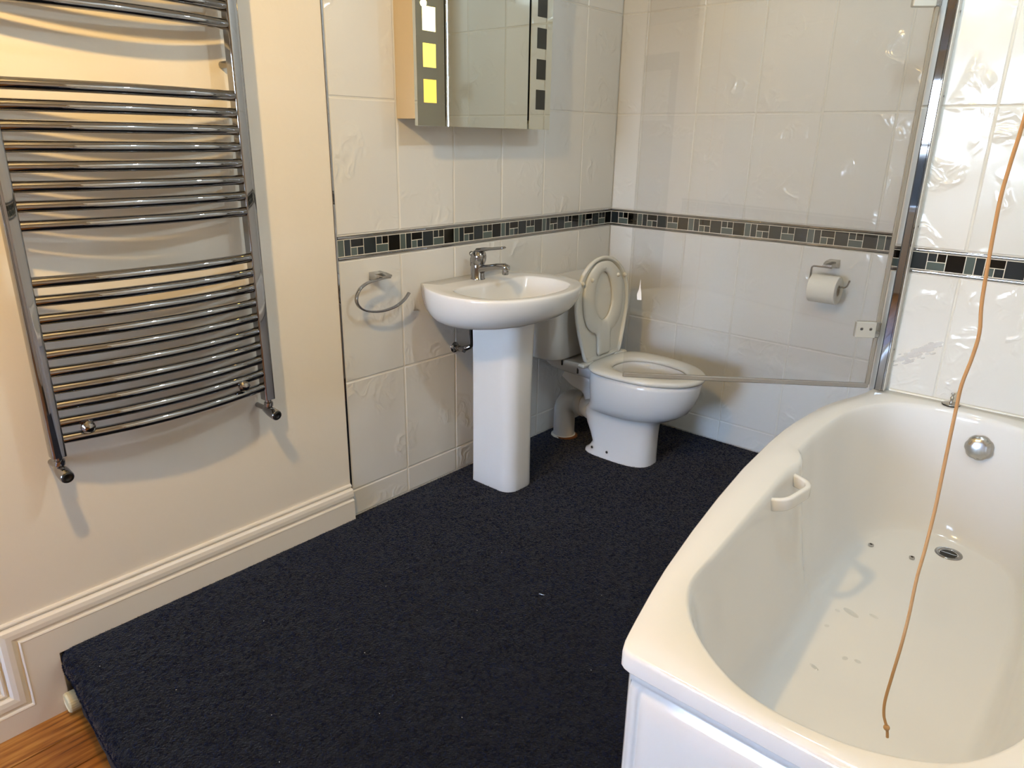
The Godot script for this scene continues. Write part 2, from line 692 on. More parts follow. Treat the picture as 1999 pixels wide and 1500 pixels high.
func room() -> void:
	var zt := 1.5205
	# left wall: tiled to zt, plaster beyond
	var wl := setting("wall_left")
	box_part(wl, "grout_bed", Vector3(-0.12, LOW - 0.1, -0.12), Vector3(-0.0022, CEIL, zt), M.grout)
	box_part(wl, "plaster", Vector3(-0.12, LOW - 0.1, zt), Vector3(-0.0006, CEIL, FRONTZ), M.plaster)
	tiled_wall(wl, Vector3(0, 0, zt), Vector3(0, 0, -1), 90, cols_from(TW, zt), ROWS, 0.0, zt)
	var tr := setting("trim_1")
	box_part(tr, "edge_strip", Vector3(-0.01, 0.0, zt), Vector3(0.0016, CEIL, zt + 0.0075), M.chrome, 0.001)
	box_part(tr, "sealant", Vector3(-0.01, 0.128, zt + 0.0075), Vector3(-0.0008, CEIL, zt + 0.012), M.gloss_paint, 0.0008)
	# back wall to the boxed-out bath wall
	var wb := setting("wall_back")
	box_part(wb, "grout_bed", Vector3(0.0, LOW - 0.1, -0.12), Vector3(BATHX, CEIL, -0.0022), M.grout)
	tiled_wall(wb, Vector3(0, 0, 0), Vector3(1, 0, 0), 0, cols_from(0.131, BATHX), ROWS, 0.142 - TW, BATHX)
	var we := setting("wall_bath")
	box_part(we, "grout_bed", Vector3(BATHX, LOW - 0.1, 0.0), Vector3(RIGHTX, CEIL, STEPZ - 0.0022), M.grout)
	tiled_wall(we, Vector3(BATHX, 0, STEPZ), Vector3(1, 0, 0), 0, cols_from(0.195, RIGHTX - BATHX), ROWS, 0.2 - TW, RIGHTX - BATHX)
	var wr := setting("wall_right")
	box_part(wr, "grout_bed", Vector3(RIGHTX + 0.0022, LOW - 0.1, 0.0), Vector3(RIGHTX + 0.12, CEIL, 2.15), M.grout)
	tiled_wall(wr, Vector3(RIGHTX, 0, STEPZ), Vector3(0, 0, 1), -90, cols_from(TW, 1.79), [0.4954, 0.8988, 0.9761, 1.381, 1.7787, 2.12], 0.1, 1.79)
	box_part(wr, "plaster", Vector3(RIGHTX + 0.12, LOW - 0.1, 2.03), Vector3(3.2, CEIL, 2.15), M.plaster)
	# the part of the room behind the camera
	var dz0 := 3.55
	var dz1 := 4.15
	box_part(wr, "plaster", Vector3(3.2, LOW - 0.1, 2.03), Vector3(3.32, CEIL, dz0), M.plaster)
	box_part(wr, "plaster", Vector3(3.2, LOW - 0.1, dz1), Vector3(3.32, CEIL, FRONTZ + 0.12), M.plaster)
	box_part(wr, "plaster", Vector3(3.2, 1.92, dz0), Vector3(3.32, CEIL, dz1), M.plaster)
	var brown := mat(Color(0.12, 0.08, 0.05), 0.4)
	var d := setting("door_1")
	box_part(d, "stile", Vector3(3.23, LOW, dz0 + 0.002), Vector3(3.27, 1.918, dz0 + 0.12), brown, 0.002)
	box_part(d, "stile", Vector3(3.23, LOW, dz1 - 0.12), Vector3(3.27, 1.918, dz1 - 0.002), brown, 0.002)
	box_part(d, "rail", Vector3(3.23, 1.80, dz0 + 0.12), Vector3(3.27, 1.918, dz1 - 0.12), brown, 0.002)
	box_part(d, "lower_panel", Vector3(3.235, LOW, dz0 + 0.12), Vector3(3.265, 1.43, dz1 - 0.12), brown, 0.002)
	box_part(d, "pane", Vector3(3.247, 1.43, dz0 + 0.12), Vector3(3.253, 1.80, dz1 - 0.12), M.frosted)
	var wf := setting("wall_front")
	var wx0 := 0.06
	var wx1 := 1.25
	var wy0 := 0.65
	var wy1 := 1.90
	box_part(wf, "plaster", Vector3(-0.12, LOW - 0.1, FRONTZ), Vector3(wx0, CEIL, FRONTZ + 0.12), M.plaster)
	box_part(wf, "plaster", Vector3(wx1, LOW - 0.1, FRONTZ), Vector3(3.32, CEIL, FRONTZ + 0.12), M.plaster)
	box_part(wf, "plaster", Vector3(wx0, LOW - 0.1, FRONTZ), Vector3(wx1, wy0, FRONTZ + 0.12), M.plaster)
	box_part(wf, "plaster", Vector3(wx0, wy1, FRONTZ), Vector3(wx1, CEIL, FRONTZ + 0.12), M.plaster)
	# daylight window at the far end of the room, behind the camera
	var wn := setting("window_1")
	var f0 := FRONTZ + 0.05
	var f1 := FRONTZ + 0.1
	box_part(wn, "frame_side", Vector3(wx0, wy0, f0), Vector3(wx0 + 0.04, wy1, f1), M.gloss_paint, 0.003)
	box_part(wn, "frame_side", Vector3(wx1 - 0.04, wy0, f0), Vector3(wx1, wy1, f1), M.gloss_paint, 0.003)
	for y in [wy0, 1.26, wy1 - 0.04]:
		box_part(wn, "frame_rail", Vector3(wx0 + 0.04, y, f0), Vector3(wx1 - 0.04, y + 0.04, f1), M.gloss_paint, 0.003)
	box_part(wn, "pane", Vector3(wx0 + 0.04, wy0 + 0.04, f0 + 0.02), Vector3(wx1 - 0.04, 1.26, f0 + 0.024), M.pane)
	box_part(wn, "pane", Vector3(wx0 + 0.04, 1.30, f0 + 0.02), Vector3(wx1 - 0.04, wy1 - 0.04, f0 + 0.024), M.pane)
	var ce := setting("ceiling")
	box_part(ce, "board", Vector3(-0.12, CEIL, -0.12), Vector3(3.32, CEIL + 0.1, FRONTZ + 0.12), M.ceiling)
	# skirting stepping down with the floor, mitred at the two corners
	var bl := setting("baseboard_left")
	var prof := [[0.0, -0.003], [0.0, 0.006], [0.004, 0.0085], [0.0085, 0.0085], [0.0095, 0.005], [0.0125, 0.005], [0.014, 0.011], [0.019, 0.016], [0.030, 0.0185], [0.040, 0.0185], [0.0415, 0.0185], [0.050, 0.0145], [0.0535, 0.0145], [0.0545, 0.020], [0.0575, 0.0215], [0.060, 0.0205], [0.132, 0.0205]]
	for seg in 3:
		var a := PackedVector3Array()
		var b := PackedVector3Array()
		for p in prof:
			var dd: float = p[0]
			var x: float = p[1]
			var c1 := Vector3(x, 0.128 - dd, 2.60 - dd)
			var c2 := Vector3(x, -0.06 - dd, 2.60 - dd)
			if seg == 0:
				a.append(Vector3(x, 0.128 - dd, zt + 0.008))
				b.append(c1)
			elif seg == 1:
				a.append(c1)
				b.append(c2)
			else:
				a.append(c2)
				b.append(Vector3(x, -0.06 - dd, FRONTZ))
		var st := begin()
		st.set_smooth_group(-1)
		for j in a.size() - 1:
			quad(st, a[j], a[j + 1], b[j + 1], b[j])
		part(bl, "skirting_board", fin(st), M.gloss_paint)

func carpet_and_floor() -> void:
	var fl := setting("floor")
	box_part(fl, "subfloor", Vector3(-0.1, LOW - 0.1, -0.1), Vector3(3.32, LOW - 0.012, FRONTZ + 0.12), M.dark)
	var x := 0.003
	var k := 0
	while x < 3.2:
		var w: float = [0.118, 0.112, 0.121][k % 3]
		part(fl, "floorboard", bbox(Vector3(w - 0.003, 0.02, FRONTZ - 2.36), 0.0015), M["wood%d" % (k % 3)], Vector3(x + w / 2, LOW - 0.01, (FRONTZ + 2.36) / 2))
		x += w
		k += 1
	var rows := []
	var nz := FastNoiseLite.new()
	nz.seed = 3
	nz.frequency = 2.0
	var xs := []
	for i in 83:
		xs.append(0.0 + i * 0.025)
	for xx in xs:
		var zf: float = 2.468 + 0.085 * xx + nz.get_noise_2d(xx * 4.0, 0) * 0.006
		var near: float = clampf(1.0 - xx / 0.06, 0.0, 1.0)
		zf -= near * near * 0.012
		var r := PackedVector3Array()
		for p in [[0.0, -9.0], [0.0, -0.034], [-0.002, -0.02], [-0.007, -0.009], [-0.016, -0.002], [-0.028, 0.0], [-0.042, -0.003], [-0.056, -0.012], [-0.075, -0.018], [-0.12, -0.02], [LOW + 0.001, -0.02]]:
			var z: float = zf + p[1]
			if p[1] < -1.0:
				z = 0.001 if xx < BATHX else STEPZ + 0.001
			r.append(Vector3(minf(xx, RIGHTX), p[0] - near * 0.003, z))
		rows.append(r)
	var st := begin()
	for i in rows.size() - 1:
		for j in rows[i].size() - 1:
			quad(st, rows[i][j], rows[i][j + 1], rows[i + 1][j + 1], rows[i + 1][j])
	var cp := single("carpet", fin(st), M.carpet, "navy blue carpet covering the raised floor and its step edge", "carpet")
	# short pile standing on the backing
	var tuft := begin()
	tuft.set_smooth_group(-1)
	for b in 6:
		var a := rng.randf() * TAU
		var o := Vector3(rng.randf_range(-0.0035, 0.0035), -0.001, rng.randf_range(-0.0035, 0.0035))
		var sd := Vector3(cos(a), 0, sin(a)) * 0.0006
		var tip := o + Vector3(rng.randf_range(-0.003, 0.003), rng.randf_range(0.0035, 0.0055), rng.randf_range(-0.003, 0.003))
		tri(tuft, o - sd, o + sd, tip)
	var pm := mat(Color(1, 1, 1), 0.9)
	pm.vertex_color_use_as_albedo = true
	pm.metallic_specular = 0.2
	var mm := MultiMesh.new()
	mm.transform_format = MultiMesh.TRANSFORM_3D
	mm.use_colors = true
	mm.mesh = fin(tuft)
	var count := 76000
	mm.instance_count = count
	for i in count:
		var f := rng.randf() * 58.0
		var ix := int(f)
		var fx := f - ix
		var p: Vector3
		var up := Vector3.UP
		var ra: PackedVector3Array = rows[ix]
		var rb: PackedVector3Array = rows[ix + 1]
		if rng.randf() < 0.93:
			var q := rng.randf()
			p = ra[0].lerp(ra[1], q).lerp(rb[0].lerp(rb[1], q), fx)
		else:
			var kk := rng.randi_range(1, 8)
			var q := rng.randf()
			p = ra[kk].lerp(ra[kk + 1], q).lerp(rb[kk].lerp(rb[kk + 1], q), fx)
			var tg := ra[kk + 1] - ra[kk]
			up = Vector3(0, -tg.z, tg.y).normalized() * -1.0
			if up.z < 0 and kk < 6:
				up = -up
			if kk >= 6:
				up = Vector3(0, 0, 1)
		var bs := Basis(Quaternion(Vector3.UP, up)) * Basis(Vector3.UP, rng.randf() * TAU)
		bs = bs.scaled(Vector3.ONE * rng.randf_range(0.8, 1.2))
		mm.set_instance_transform(i, Transform3D(bs, p))
		var v := rng.randf()
		var cl := Color(0.003, 0.0052, 0.017).lerp(Color(0.018, 0.029, 0.085), v * v)
		mm.set_instance_color(i, cl)
	var pile := MultiMeshInstance3D.new()
	pile.name = "pile"
	pile.multimesh = mm
	pile.material_override = pm
	pile.set_meta("kind", "stuff")
	cp.add_child(pile)

# ------------------------------------------------------------------ bath
func bath() -> void:
	var t := thing("bathtub", "white curved shower bath beside the tiled wall", "bathtub", Vector3.ZERO)
	var n := 300
	var c := Vector2(1.66, 1.2)
	var asp := 2.2
	var outer := PackedVector2Array()
	for p in [[1.424, 2.034], [1.411, 2.026], [1.403, 2.008], [1.39, 1.960], [1.366, 1.865], [1.348, 1.786], [1.318, 1.625], [1.29, 1.451], [1.265, 1.262], [1.247, 1.054], [1.242, 0.95], [1.243, 0.862], [1.254, 0.693], [1.268, 0.615], [1.288, 0.545], [1.305, 0.49], [1.318, 0.43], [1.322, STEPZ + 0.003], [RIGHTX - 0.003, STEPZ + 0.003], [RIGHTX - 0.003, 2.034]]:
		outer.append(Vector2(p[0], p[1]))
	var inner_pts := []
	for p in [[1.446, 1.866], [1.412, 1.80], [1.401, 1.74], [1.396, 1.66], [1.384, 1.522], [1.371, 1.359], [1.361, 1.25], [1.358, 1.187], [1.361, 1.13], [1.352, 1.09], [1.333, 1.055], [1.325, 0.97], [1.323, 0.89], [1.331, 0.697], [1.358, 0.585], [1.41, 0.495], [1.481, 0.450], [1.57, 0.437], [1.66, 0.441], [1.74, 0.470], [1.82, 0.53], [1.885, 0.62], [1.93, 0.76], [1.95, 1.0], [1.955, 1.25], [1.952, 1.5], [1.94, 1.7], [1.917, 1.806], [1.882, 1.882], [1.838, 1.933], [1.766, 1.972], [1.704, 1.986], [1.634, 1.988], [1.57, 1.971], [1.5, 1.925]]:
		inner_pts.append(Vector2(p[0], p[1]))
	var inner_poly := catmull(inner_pts, 5)
	var floor_pts := []
	for p in [[1.50, 1.62], [1.475, 1.45], [1.46, 1.2], [1.45, 0.95], [1.452, 0.75], [1.475, 0.62], [1.54, 0.545], [1.64, 0.52], [1.74, 0.545], [1.81, 0.62], [1.84, 0.75], [1.85, 0.95], [1.85, 1.2], [1.84, 1.45], [1.81, 1.60], [1.74, 1.70], [1.655, 1.73], [1.56, 1.70]]:
		floor_pts.append(Vector2(p[0], p[1]))
	var fpoly := catmull(floor_pts, 6)
	var o := around(outer, c, n, asp)
	var inn := around(inner_poly, c, n, asp)
	var flo := around(fpoly, c, n, asp)
	var o_in := PackedVector2Array()
	for i in n:
		o_in.append(o[i].lerp(inn[i], clampf(0.006 / maxf(o[i].distance_to(inn[i]), 0.01), 0, 1)))
	var i_out := PackedVector2Array()
	for i in n:
		i_out.append(inn[i].lerp(o[i], clampf(0.012 / maxf(o[i].distance_to(inn[i]), 0.01), 0, 0.5)))
	var rings := [ring(o_in, 0.472), ring(o, 0.478), ring(o, 0.503), ring(lerp_outline(o, o_in, 0.3), 0.509), ring(o_in, 0.5125), ring(lerp_outline(o_in, i_out, 0.5), 0.5132), ring(i_out, 0.5125), ring(lerp_outline(i_out, inn, 0.55), 0.510), ring(inn, 0.502), ring(lerp_outline(inn, flo, 0.03), 0.49)]
	for s in [[0.07, 0.46], [0.14, 0.41], [0.24, 0.345], [0.35, 0.28], [0.46, 0.225], [0.57, 0.182], [0.68, 0.152], [0.79, 0.134], [0.9, 0.126], [1.0, 0.123]]:
		rings.append(ring(lerp_outline(inn, flo, s[0]), s[1]))
	rings.append(ring(lerp_outline(flo, around(circle_poly(c, 0.05), c, n, asp), 0.5), 0.121))
	rings.append(ring(around(circle_poly(c, 0.02), c, n, asp), 0.12))
	part(t, "shell", loft(rings, [1], false, true), M.acrylic)
	# moulded end panel under the foot end
	var st := begin()
	var x0 := 1.4245
	var x1 := RIGHTX - 0.004
	var prof := [[0.468, -0.006], [0.4665, 0.0], [0.452, 0.0], [0.449, -0.004], [0.446, -0.003], [0.437, 0.004], [0.425, 0.008], [0.40, 0.0105], [0.30, 0.012], [0.05, 0.012], [0.0, 0.012]]
	var rows := []
	for xx in [[x0, 0.0], [x0 + 0.001, 1.0], [x0 + 0.016, 1.0], [x0 + 0.018, 2.0], [x0 + 0.026, 3.0], [x0 + 0.04, 4.0], [x0 + 0.075, 5.0], [x1 - 0.02, 5.0], [x1, 5.0]]:
		var r := PackedVector3Array()
		for p in prof:
			var f: float = clampf((xx[1] - 2.0) / 3.0, 0.0, 1.0)
			f = 1.0 - pow(1.0 - f, 2.0)
			var d: float = p[1]
			if d > 0.0:
				d *= f
			if p[0] < 0.449 and xx[1] == 2.0:
				d = -0.003
			if xx[1] == 0.0:
				d = -0.03
			r.append(Vector3(xx[0], p[0], 2.018 + d))
		rows.append(r)
	for i in rows.size() - 1:
		for j in rows[i].size() - 1:
			quad(st, rows[i][j + 1], rows[i + 1][j + 1], rows[i + 1][j], rows[i][j])
	part(t, "end_panel", fin(st), M.acrylic)
	var sp := begin()
	var pts := []
	for p in outer:
		if p.x < 1.43 and p.y < 2.03:
			pts.append(Vector2(p.x + 0.0135, minf(p.y, 2.016)))
	pts.push_front(Vector2(1.4245, 2.012))
	for i in pts.size() - 1:
		var a: Vector2 = pts[i]
		var b: Vector2 = pts[i + 1]
		quad(sp, Vector3(b.x, 0, b.y), Vector3(a.x, 0, a.y), Vector3(a.x, 0.474, a.y), Vector3(b.x, 0.474, b.y))
	part(t, "side_panel", fin(sp), M.acrylic)
	# grab handle on the inner side
	var hp := bend([Vector3(1.362, 0.476, 1.335), Vector3(1.400, 0.479, 1.325), Vector3(1.416, 0.479, 1.195), Vector3(1.362, 0.476, 1.165)], 0.035, 8)
	part(t, "grab_handle", sweep(hp, rect2(0.014, 0.032, 0.005), Vector3.UP), M.acrylic)
	# overflow rosette on the tap end, waste in the floor
	var dish := part(t, "overflow_cover", scallop(0.038), M.satin, Vector3(1.655, 0.425, 0.462), Vector3(78, 0, 0))
	part(dish, "screw", ball(0.006, 8), M.chrome, Vector3(0, 0.008, 0))
	var w := part(t, "waste", lathe([Vector2(0.037, 0.0), Vector2(0.036, 0.003), Vector2(0.026, 0.0015), Vector2(0.0235, -0.004)], 32), M.chrome, Vector3(1.657, 0.1225, 0.59))
	part(w, "waste_hole", lathe([Vector2(0.0235, 0.0006), Vector2(0.0005, 0.0004)], 24), M.dark)
	part(w, "crossbar", bbox(Vector3(0.046, 0.0015, 0.003), 0.0005), M.chrome, Vector3(0, 0.0015, 0))
	part(t, "sealant", sweep([Vector3(1.365, 0.5145, STEPZ + 0.003), Vector3(RIGHTX - 0.004, 0.5145, STEPZ + 0.003)], circle2(0.005, 8)), M.plastic)

func circle_poly(c: Vector2, r: float) -> PackedVector2Array:
	var o := PackedVector2Array()
	for i in 48:
		o.append(c + Vector2(cos(TAU * i / 48.0), sin(TAU * i / 48.0)) * r)
	return o

func scallop(r: float) -> ArrayMesh:
	var rings := []
	for s in [[1.0, -0.004], [1.0, 0.002], [0.94, 0.007], [0.75, 0.012], [0.45, 0.0145], [0.02, 0.0155]]:
		var q := PackedVector3Array()
		for i in 60:
			var t := TAU * i / 60.0
			var rr: float = r * s[0] * (1.0 - 0.05 * s[0] * pow(0.5 + 0.5 * cos(7.0 * t), 3.0))
			q.append(Vector3(cos(t) * rr, s[1], -sin(t) * rr))
		rings.append(q)
	return loft(rings)

# ------------------------------------------------------------------ shower screen
func shower_screen() -> void:
	var t := thing("shower_screen", "frameless glass shower screen hinged on a chrome wall post", "shower screen", Vector3(1.31, 0, 0.40))
	var yaw := rad_to_deg(atan2(-0.467, -0.652))
	# local x runs from hinge to free edge
	var d := Vector3(-0.652, 0, 0.467).normalized()
	var nrm := Vector3(0.467, 0, 0.652).normalized()
	var ang := rad_to_deg(atan2(-d.z, d.x))
	var gl := bbox(Vector3(0.79, 1.50, 0.006), 0.001)
	part(t, "pane", gl, M.glass, d * 0.408 + Vector3(0, 0.528 + 0.75, 0), Vector3(0, ang, 0))
	part(t, "bottom_seal", bbox(Vector3(0.80, 0.017, 0.010), 0.003), M.seal, d * 0.402 + Vector3(0, 0.523, 0), Vector3(0, ang, 0))
	part(t, "side_seal", bbox(Vector3(0.014, 1.50, 0.009), 0.003), M.seal, d * 0.006 + Vector3(0, 0.525 + 0.75, 0), Vector3(0, ang, 0))
	var post := part(t, "wall_post", bbox(Vector3(0.026, 1.53, 0.038), 0.002), M.chrome, Vector3(0.031, 0.514 + 0.765, -0.020), Vector3(0, 2.5, 0))
	part(post, "post_groove", bbox(Vector3(0.0018, 1.528, 0.0012), 0.0003), M.dark, Vector3(0.0075, 0, 0.0190))
	part(post, "post_groove", bbox(Vector3(0.003, 1.528, 0.0012), 0.0003), M.dark, Vector3(-0.0125, 0, 0.0185))
	part(post, "side_cover", bbox(Vector3(0.0025, 1.529, 0.036), 0.0008), M.white_metal, Vector3(0.0143, 0, -0.001))
	for y in [-0.63, 0.35, -0.24, 0.13]:
		part(post, "screw_cap", cyl(0.0032, 0.003, 0.0008, 12), M.satin, Vector3(0.0155, y, -0.014), Vector3(0, 0, -90))
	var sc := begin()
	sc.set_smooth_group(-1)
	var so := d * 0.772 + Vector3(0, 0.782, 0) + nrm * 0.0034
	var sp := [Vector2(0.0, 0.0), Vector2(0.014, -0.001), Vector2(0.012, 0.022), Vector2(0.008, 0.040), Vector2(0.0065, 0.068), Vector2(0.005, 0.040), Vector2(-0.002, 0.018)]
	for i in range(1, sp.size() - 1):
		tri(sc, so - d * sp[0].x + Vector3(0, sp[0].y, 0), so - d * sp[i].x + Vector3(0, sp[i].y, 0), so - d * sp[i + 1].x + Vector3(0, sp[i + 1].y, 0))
	part(t, "white_fleck", fin(sc), M.matt_white)  # small pointed white shape on the pane near its free edge
	for y in [0.712, 1.665]:
		var h := part(t, "hinge", bbox(Vector3(0.062, 0.052, 0.020), 0.002), M.hinge, d * 0.043 + Vector3(0, y, 0), Vector3(0, ang, 0))
		part(h, "knuckle", bbox(Vector3(0.02, 0.050, 0.013), 0.002), M.chrome, Vector3(-0.036, 0, 0))
		for sx in [-0.014, 0.014]:
			var hs := part(h, "hinge_screw", cyl(0.0052, 0.0015, 0.0006, 14), M.chrome, Vector3(sx, 0.003, -0.0095), Vector3(-90, 0, 0))
			part(hs, "socket", cyl(0.0026, 0.0006, 0.0002, 6), M.dark, Vector3(0, 0.0012, 0))

# ------------------------------------------------------------------ wash basin
func basin() -> void:
	var zc := 0.982
	var t := thing("wash_basin", "white pedestal wash basin under the mirror cabinet", "basin", Vector3(0, 0, zc))
	var half := [[0.468, 0.0], [0.463, 0.06], [0.448, 0.125], [0.412, 0.20], [0.36, 0.25], [0.29, 0.278], [0.21, 0.284], [0.13, 0.268], [0.06, 0.235], [0.012, 0.198]]
	var pts := PackedVector2Array()
	for p in half:
		pts.append(Vector2(p[0], p[1]))
	pts.append(Vector2(0.0, 0.190))
	pts.append(Vector2(0.0, -0.190))
	for i in range(half.size() - 1, 0, -1):
		pts.append(Vector2(half[i][0], -half[i][1]))
	var c := Vector2(0.22, 0)
	var n := 120
	var o := around(catmull(Array(pts), 4), c, n)
	for i in n:
		o[i].x = maxf(o[i].x, 0.001)
	var bpts := [Vector2(0.425, 0.0), Vector2(0.415, 0.09), Vector2(0.375, 0.175), Vector2(0.30, 0.215), Vector2(0.215, 0.218), Vector2(0.160, 0.19), Vector2(0.147, 0.13), Vector2(0.150, 0.06), Vector2(0.152, 0.0), Vector2(0.150, -0.06), Vector2(0.147, -0.13), Vector2(0.160, -0.19), Vector2(0.215, -0.218), Vector2(0.30, -0.215), Vector2(0.375, -0.175), Vector2(0.415, -0.09)]
	var b := around(catmull(bpts, 5), Vector2(0.27, 0), n)
	# the same directions for both outlines
	b = around(catmull(bpts, 5), c + Vector2(0.05, 0), n)
	var rings := []
	for s in [[0.30, 0.34, 0.615], [0.46, 0.44, 0.632], [0.66, 0.62, 0.650], [0.80, 0.78, 0.668], [0.89, 0.885, 0.688], [0.945, 0.94, 0.710], [0.978, 0.975, 0.735], [0.995, 0.994, 0.760], [1.0, 1.0, 0.775], [0.9985, 0.9985, 0.7805], [0.993, 0.993, 0.784]]:
		var r := PackedVector3Array()
		for p in o:
			r.append(Vector3(p.x * s[1] if p.x > 0.002 else 0.001, s[2], p.y * s[0]))
		rings.append(r)
	var inset := PackedVector2Array()
	for p in o:
		inset.append(Vector2(p.x * 0.985 if p.x > 0.002 else 0.001, p.y * 0.985))
	for s in [[0.0, 0.785], [0.5, 0.7835], [0.9, 0.7825], [0.97, 0.7815], [1.0, 0.779]]:
		rings.append(ring(lerp_outline(inset, b, s[0]), s[1]))
	var dr := PackedVector2Array()
	for i in n:
		var a := TAU * i / n
		dr.append(Vector2(0.255 + cos(a) * 0.022, -sin(a) * 0.022))
	for s in [[0.025, 0.770], [0.07, 0.752], [0.15, 0.725], [0.28, 0.695], [0.45, 0.672], [0.65, 0.658], [0.85, 0.652], [1.0, 0.650]]:
		rings.append(ring(lerp_outline(b, dr, s[0]), s[1]))
	part(t, "bowl", loft(rings, [], true, true), M.ceramic)
	var pr := []
	for s in [[0.0, 0.10, 0.296, 0.076], [0.004, 0.10, 0.297, 0.077], [0.05, 0.10, 0.296, 0.076], [0.35, 0.10, 0.294, 0.0755], [0.58, 0.10, 0.297, 0.077], [0.645, 0.10, 0.300, 0.079]]:
		pr.append(ring(rrect2(s[1], s[2], -s[3], s[3], 0.012, 0.052, 10), s[0]))
	part(t, "pedestal", loft(pr, [], true, true), M.ceramic, Vector3(0.004, 0, -0.028))
	part(t, "waste_fitting", lathe([Vector2(0.022, 0), Vector2(0.022, 0.003), Vector2(0.016, 0.004), Vector2(0.0005, 0.006)], 24), M.chrome, Vector3(0.255, 0.65, 0))
	# mixer tap
	var k := thing("mixer_tap", "chrome single lever mixer tap on the wash basin", "tap", Vector3(0.076, 0.783, 0.968))
	part(k, "body", lathe([Vector2(0.0265, 0), Vector2(0.0265, 0.003), Vector2(0.0245, 0.005), Vector2(0.0245, 0.052), Vector2(0.0225, 0.058), Vector2(0.020, 0.062)], 28), M.chrome)
	var sp := part(k, "spout", sweep([Vector3(0.008, 0.034, 0), Vector3(0.03, 0.041, 0), Vector3(0.06, 0.049, 0), Vector3(0.10, 0.057, 0), Vector3(0.130, 0.060, 0), Vector3(0.143, 0.057, 0), Vector3(0.149, 0.050, 0)], circle2(0.0145, 18, 0.0125), Vector3.UP, [1.3, 1.1, 0.95, 0.95, 1.05, 0.95, 0.45]), M.chrome)
	part(sp, "aerator", cyl(0.0115, 0.020, 0.001, 18), M.chrome, Vector3(0.135, 0.033, 0))
	var hd := part(k, "head", lathe([Vector2(0.021, -0.012), Vector2(0.0255, -0.006), Vector2(0.0275, 0.006), Vector2(0.027, 0.020), Vector2(0.0225, 0.032), Vector2(0.013, 0.039), Vector2(0.0005, 0.041)], 28), M.chrome, Vector3(0.003, 0.068, 0), Vector3(0, 0, -10))
	part(hd, "lever", sweep([Vector3(-0.022, 0.022, 0), Vector3(-0.006, 0.038, 0), Vector3(0.02, 0.047, 0), Vector3(0.055, 0.059, 0), Vector3(0.095, 0.073, 0), Vector3(0.112, 0.080, 0), Vector3(0.118, 0.082, 0)], circle2(0.0125, 16, 0.0055), Vector3.UP, [0.7, 1.45, 1.3, 1.0, 0.95, 0.8, 0.3]), M.chrome)
	var rod := part(k, "lift_rod", cyl(0.003, 0.075, 0.0005, 10), M.chrome, Vector3(-0.029, 0.012, 0.004))
	part(rod, "lift_knob", ball(0.0088, 10), M.chrome, Vector3(0, 0.078, 0))
	part(k, "rod_sleeve", cyl(0.006, 0.03, 0.001, 12), M.chrome, Vector3(-0.028, 0.045, 0.004))
	# stop valve on the wall and the hose
	var v := thing("stop_valve", "small chrome stop valve with black hose behind the basin pedestal", "valve", Vector3(0, 0.517, 1.016))
	part(v, "rosette", lathe([Vector2(0.021, 0), Vector2(0.019, 0.004), Vector2(0.009, 0.006)], 20), M.chrome, Vector3.ZERO, Vector3(0, 0, -90))
	part(v, "body", sweep([Vector3(0.002, 0, 0), Vector3(0.03, -0.002, -0.004), Vector3(0.05, 0.004, -0.012), Vector3(0.066, 0.012, -0.02)], circle2(0.0095, 14), Vector3.UP, [0.9, 1.0, 1.1, 0.9]), M.chrome)
	for q in [0.012, 0.04]:
		part(v, "nut", cyl(0.0125, 0.010, 0.001, 6), M.chrome, Vector3(q, -0.001, -0.004), Vector3(0, 0, -90))
	part(v, "hose", sweep(bend([Vector3(0.064, 0.010, -0.018), Vector3(0.078, 0.016, -0.016), Vector3(0.074, 0.125, -0.008)], 0.02), circle2(0.0065, 12), Vector3(0.2, 0.1, 1)), M.rubber)

